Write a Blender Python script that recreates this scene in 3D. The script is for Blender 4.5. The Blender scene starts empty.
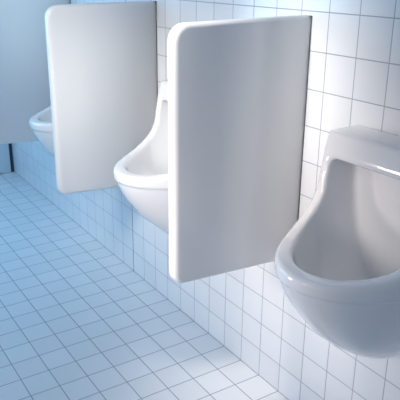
import bpy, bmesh, math
import numpy as np
from mathutils import Matrix, Vector

T = 0.1                      # one wall tile is 10 cm
S = bpy.context.scene
COL = S.collection

# ------------------------------------------------------------------ camera
cam_data = bpy.data.cameras.new('camera')
cam = bpy.data.objects.new('camera', cam_data)
COL.objects.link(cam)
S.camera = cam
cam_data.sensor_width = 36.0
cam_data.lens = 630.25 / 400 * 36.0
cam_data.shift_x = 34.55 / 400
cam_data.shift_y = -8.29 / 400
cam_data.clip_start = 0.02
YAW, PITCH, ROLL = 0.534070, -0.351239, -0.010173
cy, sy = math.cos(YAW), math.sin(YAW)
cp, sp = math.cos(PITCH), math.sin(PITCH)
cr, sr = math.cos(ROLL), math.sin(ROLL)
fwd = Vector((sy * cp, cy * cp, sp))
rt = Vector((cy, -sy, 0))
up = rt.cross(fwd)
r2 = cr * rt + sr * up
u2 = -sr * rt + cr * up
M = Matrix.Identity(4)
for i in range(3):
    M[i][0], M[i][1], M[i][2] = r2[i], u2[i], -fwd[i]
M.translation = Vector((-11.8216, -18.8832, 13.2521)) * T
cam.matrix_world = M

# ------------------------------------------------------------------ world, lamps, added fill spots, exposure
S.view_settings.view_transform = 'Standard'
S.view_settings.look = 'None'
S.view_settings.gamma = 1.0
S.view_settings.use_curve_mapping = False
S.view_settings.exposure = 0.0

world = bpy.data.worlds.new('world')
S.world = world
world.use_nodes = True
wb = world.node_tree.nodes['Background']
wb.inputs['Color'].default_value = (0.46, 0.56, 0.72, 1)
wb.inputs['Strength'].default_value = 0.50


def aim(o, loc, target):
    o.location = Vector(loc) * T
    d = Vector(target) * T - o.location
    o.rotation_euler = d.to_track_quat('-Z', 'Y').to_euler()


def spot(name, loc, target, power, color, size, blend, radius):
    l = bpy.data.lights.new(name, 'SPOT')
    l.energy = power
    l.color = color
    l.spot_size = math.radians(size)
    l.spot_blend = blend
    l.shadow_soft_size = radius
    o = bpy.data.objects.new(name, l)
    COL.objects.link(o)
    aim(o, loc, target)
    return o


def area(name, loc, target, power, color, sx, sy_):
    l = bpy.data.lights.new(name, 'AREA')
    l.shape = 'RECTANGLE'
    l.size = sx
    l.size_y = sy_
    l.energy = power
    l.color = color
    o = bpy.data.objects.new(name, l)
    COL.objects.link(o)
    aim(o, loc, target)
    return o


spot('main_spot_light', (-19, -7.6, 11.5), (0, -4.2, 6.0), 131, (1.0, 0.87, 0.79), 44, 1.0, 0.30)
spot('panel_fill_spot', (-14, -8, 18), (-2, 2, 8), 131, (1.0, 0.95, 0.88), 34, 1.0, 0.30)  # added fill with no known fixture, lifts the middle panel's near face
spot('wall_fill_spot', (-14, -6.7, 18), (0, -6.1, 10.6), 82, (1.0, 1.0, 1.0), 22, 1.0, 0.15)  # added fill, brightens the wall beside the nearest panel
spot('far_fill_spot', (-10, -10, 24), (-2.5, 9.6, 12.3), 105, (0.72, 0.92, 1.0), 22, 1.0, 0.20)  # unseen fill added for the far panel's lighter top
spot('down_fill_spot', (-6, -4, 24), (-0.6, -6.2, 1), 112, (1.0, 0.86, 0.76), 24, 1.0, 0.20)  # added from above to brighten the floor and lower wall
spot('side_fill_spot', (-17, 1, 7), (-2, -9, 5), 38, (1.0, 0.84, 0.82), 34, 1.0, 0.12)  # low fill added to lift the near urinal's lower body
area('blue_far_light', (-14, 14, 14), (-2, 0, 3), 23, (0.27, 0.63, 1.0), 1.2, 1.2)


# ------------------------------------------------------------------ helpers
def principled(name, color, rough, coat=0.0, spec=0.5):
    m = bpy.data.materials.new(name)
    m.use_nodes = True
    b = m.node_tree.nodes['Principled BSDF']
    b.inputs['Base Color'].default_value = (*color, 1)
    b.inputs['Roughness'].default_value = rough
    b.inputs['Coat Weight'].default_value = coat
    b.inputs['Coat Roughness'].default_value = 0.06
    b.inputs['Specular IOR Level'].default_value = spec
    return m, b


def ceramic(name, color, rough, coat):
    m, b = principled(name, color, rough, coat)
    nt = m.node_tree
    n = nt.nodes.new('ShaderNodeTexNoise')
    n.inputs['Scale'].default_value = 14
    n.inputs['Detail'].default_value = 2
    geo = nt.nodes.new('ShaderNodeNewGeometry')
    nt.links.new(geo.outputs['Position'], n.inputs['Vector'])
    bp = nt.nodes.new('ShaderNodeBump')
    bp.inputs['Strength'].default_value = 0.08
    bp.inputs['Distance'].default_value = 0.004
    nt.links.new(n.outputs['Fac'], bp.inputs['Height'])
    nt.links.new(bp.outputs['Normal'], b.inputs['Normal'])
    return m


def tile_material(name, axes, tile_col, grout_col, rough, half_w, joints):
    """square tiles of pitch T along two world axes; joints = (axis, tile number) of the wider dark joints"""
    m, b = principled(name, tile_col, rough)
    nt = m.node_tree
    L = nt.links.new

    def math_(op, a, bb=None, c=None):
        n = nt.nodes.new('ShaderNodeMath')
        n.operation = op
        for k, val in enumerate((a, bb, c)):
            if val is None:
                continue
            if isinstance(val, (int, float)):
                n.inputs[k].default_value = val
            else:
                L(val, n.inputs[k])
        return n.outputs[0]

    geo = nt.nodes.new('ShaderNodeNewGeometry')
    sep = nt.nodes.new('ShaderNodeSeparateXYZ')
    L(geo.outputs['Position'], sep.inputs[0])
    masks = []
    cells = []
    for ax in axes:
        t = math_('MULTIPLY', sep.outputs[ax], 1 / T)
        rnd = math_('ROUND', t)
        cells.append(math_('FLOOR', t))
        d = math_('ABSOLUTE', math_('SUBTRACT', t, rnd))
        mr = nt.nodes.new('ShaderNodeMapRange')
        mr.interpolation_type = 'SMOOTHSTEP'
        mr.inputs['From Min'].default_value = half_w * 0.6
        mr.inputs['From Max'].default_value = half_w * 1.6
        mr.inputs['To Min'].default_value = 1
        mr.inputs['To Max'].default_value = 0
        L(d, mr.inputs['Value'])
        masks.append(mr.outputs[0])
    mask = math_('MAXIMUM', masks[0], masks[1])
    # wider, darker movement joints
    jm = None
    for ax, k in joints:
        t = math_('MULTIPLY', sep.outputs[ax], 1 / T)
        d = math_('ABSOLUTE', math_('SUBTRACT', t, k))
        j = math_('LESS_THAN', d, half_w * 1.7)
        jm = j if jm is None else math_('MAXIMUM', jm, j)
    # small tone changes from tile to tile
    comb = nt.nodes.new('ShaderNodeCombineXYZ')
    L(cells[0], comb.inputs[0])
    L(cells[1], comb.inputs[1])
    wn = nt.nodes.new('ShaderNodeTexWhiteNoise')
    wn.noise_dimensions = '3D'
    L(comb.outputs[0], wn.inputs['Vector'])
    tone = nt.nodes.new('ShaderNodeMapRange')
    tone.inputs['To Min'].default_value = 0.95
    tone.inputs['To Max'].default_value = 1.0
    L(wn.outputs['Value'], tone.inputs['Value'])
    hsv = nt.nodes.new('ShaderNodeHueSaturation')
    hsv.inputs['Color'].default_value = (*tile_col, 1)
    L(tone.outputs[0], hsv.inputs['Value'])
    mix = nt.nodes.new('ShaderNodeMix')
    mix.data_type = 'RGBA'
    L(mask, mix.inputs['Factor'])
    L(hsv.outputs[0], mix.inputs['A'])
    mix.inputs['B'].default_value = (*grout_col, 1)
    col = mix.outputs['Result']
    if jm is not None:
        mix2 = nt.nodes.new('ShaderNodeMix')
        mix2.data_type = 'RGBA'
        L(jm, mix2.inputs['Factor'])
        L(col, mix2.inputs['A'])
        mix2.inputs['B'].default_value = (0.07, 0.08, 0.10, 1)
        col = mix2.outputs['Result']
    L(col, b.inputs['Base Color'])
    rr = math_('MULTIPLY_ADD', mask, 0.5, rough)
    L(rr, b.inputs['Roughness'])
    bp = nt.nodes.new('ShaderNodeBump')
    bp.inputs['Strength'].default_value = 0.5
    bp.inputs['Distance'].default_value = 0.001
    L(math_('SUBTRACT', 1.0, mask), bp.inputs['Height'])
    L(bp.outputs['Normal'], b.inputs['Normal'])
    return m


def box(name, lo, hi, mat, bevel=0.0, parent=None):
    bm = bmesh.new()
    bmesh.ops.create_cube(bm, size=1)
    lo, hi = Vector(lo) * T, Vector(hi) * T
    for v in bm.verts:
        v.co = Vector((lo[i] + (v.co[i] + 0.5) * (hi[i] - lo[i]) for i in range(3)))
    if bevel:
        bmesh.ops.bevel(bm, geom=bm.edges[:], offset=bevel, segments=3, affect='EDGES', profile=0.5)
    me = bpy.data.meshes.new(name)
    bm.to_mesh(me)
    bm.free()
    o = bpy.data.objects.new(name, me)
    me.materials.append(mat)
    COL.objects.link(o)
    o.parent = parent
    return o


def tag(o, label, cat, group=None):
    o['label'] = label
    o['category'] = cat
    if group:
        o['group'] = group


def struct(o):
    o['kind'] = 'structure'


# ------------------------------------------------------------------ materials
M_WALL = tile_material('wall_tile', (1, 2), (0.80, 0.82, 0.84), (0.36, 0.39, 0.44), 0.16, 0.012, [(1, 4)])
M_FLOOR = tile_material('floor_tile', (0, 1), (0.76, 0.785, 0.81), (0.30, 0.34, 0.40), 0.42, 0.014, [(0, -8)])
M_CERAMIC = ceramic('white_ceramic', (0.80, 0.81, 0.82), 0.12, 0.6)
M_PANEL = ceramic('white_panel', (0.80, 0.81, 0.82), 0.28, 0.2)
M_DOOR, _ = principled('pale_door_paint', (0.62, 0.70, 0.76), 0.35)
M_SEAL, _ = principled('grey_seal', (0.10, 0.11, 0.12), 0.6)
M_DARK, _ = principled('gap_shade', (0.02, 0.06, 0.09), 0.6)  # near-black colour standing in for shade in and behind the door gap

# ------------------------------------------------------------------ setting
YN, YF = -30, 21.4
struct(box('floor', (-30, YN, -1), (1, 27, 0), M_FLOOR))
struct(box('wall_right', (0, YN, 0), (1, 27, 26), M_WALL))
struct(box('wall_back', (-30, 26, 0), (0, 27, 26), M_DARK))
door = box('door_1', (-9, 21.0, 0.05), (-0.24, 21.5, 21), M_DOOR, 0.003)
struct(box('trim_2', (-0.80, 21.0, 0), (-0.24, 21.5, 0.05), M_DOOR))
struct(box('gap_shade_strip', (-0.26, 21.1, 0), (0.0, 21.6, 21), M_DARK))  # dark box put in for the shade of the gap beside the door
struct(door)

# ------------------------------------------------------------------ ceramic divider panels
def divider_mesh():
    """profile in X (out from wall) and Z, with rounded front corners and a bottom that rises to the front"""
    D, Z1, ZB, ZF, r = 4.15, 11.90, 4.98, 5.21, 0.42
    th = 0.42
    pts = [(0.15, Z1)]
    for k in range(9):
        a = math.pi / 2 * k / 8
        pts.append((-(D - r) - r * math.sin(a), Z1 - r + r * math.cos(a)))
    r = 0.30
    for k in range(9):
        a = math.pi / 2 * k / 8
        pts.append((-(D - r) - r * math.cos(a), ZF + r - r * math.sin(a)))
    pts.append((0.15, ZB))
    bm = bmesh.new()
    a = [bm.verts.new((x * T, 0, z * T)) for x, z in pts]
    b = [bm.verts.new((x * T, th * T, z * T)) for x, z in pts]
    n = len(pts)
    fa = bm.faces.new(a)
    fb = bm.faces.new(b[::-1])
    for k in range(n):
        bm.faces.new((a[k], b[k], b[(k + 1) % n], a[(k + 1) % n]))
    bmesh.ops.recalc_face_normals(bm, faces=bm.faces[:])
    edges = [e for f in (fa, fb) for e in f.edges if not all(v.co.x > 0.01 for v in e.verts)]
    bmesh.ops.bevel(bm, geom=edges, offset=0.0125, segments=5, affect='EDGES', profile=0.5, clamp_overlap=True)
    for f in bm.faces:
        f.smooth = True
    me = bpy.data.meshes.new('divider_panel')
    bm.to_mesh(me)
    bm.free()
    me.materials.append(M_PANEL)
    return me


pm = divider_mesh()
panel = bpy.data.objects.new('divider_panel', pm)
COL.objects.link(panel)
for k, (y, lab) in enumerate([
        (-6.39, 'large white privacy panel with bright front edge, nearest, beside the foreground urinal'),
        (1.61, 'pale grey white privacy panel in the middle, behind the bright white urinal'),
        (9.61, 'blue tinted privacy panel at far left, behind the farthest urinal')]):
    o = panel if k == 0 else panel.copy()
    if k:
        COL.objects.link(o)
    if k == 0:
        seal = box('wall_seal', (-0.022, -0.022, 5.0), (0.0, 0.45, 11.89), M_SEAL, 0, o)
    else:
        c = seal.copy()
        COL.objects.link(c)
        c.parent = o
    o.location = (0, y * T, 0)
    tag(o, lab, 'divider', 'privacy panels between the urinals')


# ------------------------------------------------------------------ urinal: ceramic form from a signed distance field
def smax(a, b, k):
    h = np.clip(0.5 + 0.5 * (a - b) / k, 0, 1)
    return b * (1 - h) + a * h + k * h * (1 - h)


def surface_nets(F, org, h):
    nx, ny, nz = F.shape
    ins = F < 0
    c = [ins[i:nx - 1 + i, j:ny - 1 + j, k:nz - 1 + k] for i in (0, 1) for j in (0, 1) for k in (0, 1)]
    s = sum(a.astype(int) for a in c)
    act = (s > 0) & (s < 8)
    idx = -np.ones(act.shape, int)
    cells = np.argwhere(act)
    idx[act] = np.arange(len(cells))
    acc = np.zeros((len(cells), 3))
    cnt = np.zeros(len(cells))
    offs = [(i, j, k) for i in (0, 1) for j in (0, 1) for k in (0, 1)]
    for a in offs:
        for ax in range(3):
            if a[ax]:
                continue
            b = list(a)
            b[ax] = 1
            fa = F[cells[:, 0] + a[0], cells[:, 1] + a[1], cells[:, 2] + a[2]]
            fb = F[cells[:, 0] + b[0], cells[:, 1] + b[1], cells[:, 2] + b[2]]
            m = (fa < 0) != (fb < 0)
            t = np.where(m, fa / np.where(m, fa - fb, 1), 0)
            p = np.tile(np.array(a, float), (len(cells), 1))
            p[:, ax] += t
            acc[m] += p[m]
            cnt[m] += 1
    V = (cells + acc / cnt[:, None]) * h + np.array(org)
    faces = []
    for ax in range(3):
        u, w = [(1, 2), (2, 0), (0, 1)][ax]
        sl0 = [slice(1, n - 1) for n in F.shape]
        sl1 = list(sl0)
        sl0[ax] = slice(0, F.shape[ax] - 1)
        sl1[ax] = slice(1, F.shape[ax])
        A, B = ins[tuple(sl0)], ins[tuple(sl1)]
        e = np.argwhere(A != B)
        sign = A[tuple(e.T)]
        e = e + 1
        e[:, ax] -= 1
        q = []
        for du, dw in ((-1, -1), (0, -1), (0, 0), (-1, 0)):
            cc = e.copy()
            cc[:, u] += du
            cc[:, w] += dw
            q.append(idx[cc[:, 0], cc[:, 1], cc[:, 2]])
        q = np.array(q).T
        q[~sign] = q[~sign][:, ::-1]
        faces.append(q)
    return V, np.concatenate(faces)


# side view of the edge that sweeps from the back slab down to the lip: (distance from wall, height)
PROFILE = [(0.93, 9.9), (0.97, 9.46), (1.04, 9.22), (1.10, 9.00), (1.14, 8.75), (1.20, 8.45), (1.24, 8.20), (1.30, 7.96), (1.42, 7.74), (1.60, 7.56),
           (1.85, 7.39), (2.15, 7.25), (2.50, 7.15), (3.00, 7.08), (3.70, 7.03), (5.5, 7.00)]


def urinal_field(h):
    # x = distance out from the wall, tile units
    xs = np.arange(-0.3, 4.3, h)
    ys = np.arange(-3.0, 3.0 + h, h)
    zs = np.arange(2.9, 9.8, h)
    X, Y, Z = np.meshgrid(xs, ys, zs, indexing='ij')
    zl, zb = 6.72, 3.90
    t = np.clip((zl - zs) / (zl - zb), 0, 0.97)
    s = (1 - t ** 1.35) ** (1 / 1.7)                        # depth of the hull below the rim
    dep = np.where(zs > zl, 3.60, 3.53 * s)
    ws = np.where(zs > zl, 1.0, 0.975 * s)
    dep = dep[None, None, :]
    ws = ws[None, None, :]
    Xs = np.maximum(X, 0) * 3.65 / dep

    r = np.sqrt((np.maximum(Xs - 0.9, 0) / 2.75) ** 2 + (Y / (1.81 * ws)) ** 2)
    f = r - 1
    g = np.gradient(f, h)
    gm = np.sqrt(sum(a * a for a in g))
    plan = np.clip(f / np.maximum(gm, 0.12), -3, 3)
    # inner plan, narrowing smoothly towards the drain
    ti = np.clip((8.2 - zs) / 4.1, 0, 0.97)
    si = (1 - ti ** 2.6)[None, None, :]
    Xi = np.maximum(X, 0) * 1.0
    fi = np.sqrt((np.maximum(Xi - 0.9 * si, 0) / (2.70 * si)) ** 2 + (Y / (1.81 * si)) ** 2) - 1
    g = np.gradient(fi, h)
    plan_in = np.clip(fi / np.maximum(np.sqrt(sum(a * a for a in g)), 0.12), -3, 3)
    plan_in = np.maximum(plan_in, plan)
    # side profile: polygon cut in X-Z
    prof = PROFILE
    P = np.array(prof)
    zz = np.interp(xs, P[:, 0], P[:, 1])      # height of the swept edge over depth
    xx = np.interp(-zs, -P[:, 1], P[:, 0])    # depth of the swept edge over height
    X2, Z2 = np.meshgrid(xs, zs, indexing='ij')
    dm = np.full(X2.shape, 1e9)
    for (x0, z0), (x1, z1) in zip(prof[:-1], prof[1:]):
        dx, dz = x1 - x0, z1 - z0
        tt = np.clip(((X2 - x0) * dx + (Z2 - z0) * dz) / (dx * dx + dz * dz), 0, 1)
        dm = np.minimum(dm, np.hypot(X2 - x0 - tt * dx, Z2 - z0 - tt * dz))
    outside = (X2 > xx[None, :])
    cut = np.where(outside, dm, -dm)[:, None, :]
    cut = np.broadcast_to(cut, X.shape)
    body = smax(plan, cut, 0.12)
    body = smax(body, Z - 9.43, 0.09)
    body = smax(body, -X, 0.02)
    body = smax(body, 3.96 - Z, 0.25)
    # cavity
    cav = smax(plan_in + 0.28 + 0.15 * np.clip(8.6 - Z, 0, 3) * np.clip(1 - X / 1.6, 0, 1), 0.26 - X, 0.18)
    cav = smax(cav, Z - 8.80, 0.22)
    cav = smax(cav, 4.2 - Z, 1.6)
    out = smax(body, -cav, 0.11)
    return out, (xs[0], ys[0], zs[0]), plan


def urinal_meshes():
    h = 0.05
    F, org, plan = urinal_field(h)
    V, Q = surface_nets(F, org, h)
    # relax
    E = np.concatenate([Q[:, [0, 1]], Q[:, [1, 2]], Q[:, [2, 3]], Q[:, [3, 0]]])
    E = np.concatenate([E, E[:, ::-1]])
    deg = np.bincount(E[:, 0], minlength=len(V))[:, None]
    for lam in (0.5, -0.52) * 4:
        acc = np.stack([np.bincount(E[:, 0], weights=V[E[:, 1], k], minlength=len(V)) for k in range(3)], 1)
        V = V + lam * (acc / deg - V)
    # vertex normals
    fn = np.cross(V[Q[:, 2]] - V[Q[:, 0]], V[Q[:, 3]] - V[Q[:, 1]])
    N = np.zeros_like(V)
    for k in range(4):
        for a in range(3):
            N[:, a] += np.bincount(Q[:, k], weights=fn[:, a], minlength=len(V))
    N /= np.maximum(np.linalg.norm(N, axis=1, keepdims=True), 1e-9)
    C = V[Q].mean(1)
    Nf = N[Q].mean(1)
    ii = np.clip(np.round((C - np.array(org)) / h).astype(int), 0, np.array(F.shape) - 1)
    pl = plan[ii[:, 0], ii[:, 1], ii[:, 2]]
    # rim = the swept edge band between inside and outside, and the lip down to the groove
    P = np.array(PROFILE)
    zsw = np.interp(C[:, 0], P[:, 0], P[:, 1])
    near = (C[:, 2] > np.maximum(zsw - 0.42, 6.70)) & (C[:, 0] > 1.0) & (pl > -0.40) & (C[:, 2] < 8.8)
    sets = {'rim': near, 'bowl': ~near}
    res = {}
    for name, m in sets.items():
        q = Q[m]
        used, inv = np.unique(q, return_inverse=True)
        q = inv.reshape(q.shape)
        v = V[used] * T
        v[:, 0] *= -1
        q = q[:, ::-1]                        # mirrored in X
        nn = N[used].copy()
        nn[:, 0] *= -1
        me = bpy.data.meshes.new('urinal_' + name)
        me.from_pydata(v.tolist(), [], q.tolist())
        me.update()
        # orient check
        me.polygons.foreach_set('use_smooth', np.ones(len(q), bool))
        res[name] = (me, nn)
    # is the winding outward?  test on normals against field gradient
    gx = np.gradient(F, h)
    jj = np.clip(np.round((V - np.array(org)) / h).astype(int), 0, np.array(F.shape) - 1)
    G = np.stack([a[jj[:, 0], jj[:, 1], jj[:, 2]] for a in gx], 1)
    sgn = 1.0 if (G * N).sum() > 0 else -1.0
    out = {}
    for name, (me, nn) in res.items():
        if sgn < 0:
            me.flip_normals()
        me.normals_split_custom_set_from_vertices((nn * sgn).tolist())
        me.materials.append(M_CERAMIC)
        out[name] = me
    return out


um = urinal_meshes()
root = bpy.data.objects.new('urinal', None)
COL.objects.link(root)
root.empty_display_size = 0.1
parts = []
for nm in ('bowl', 'rim'):
    p = bpy.data.objects.new(nm, um[nm])
    COL.objects.link(p)
    p.parent = root
    parts.append(p)
for k, (y, lab) in enumerate([
        (-10.05, 'shaded grey white ceramic urinal, largest, in the right foreground'),
        (-2.05, 'bright white ceramic urinal half hidden behind the nearest privacy panel'),
        (5.95, 'small blue tinted urinal peeking out behind the middle privacy panel')]):
    if k == 0:
        r = root
    else:
        r = root.copy()
        COL.objects.link(r)
        for p in parts:
            c = p.copy()
            COL.objects.link(c)
            c.parent = r
    r.location = (0, y * T, 0)
    tag(r, lab, 'urinal', 'wall hung urinals along the tiled wall')
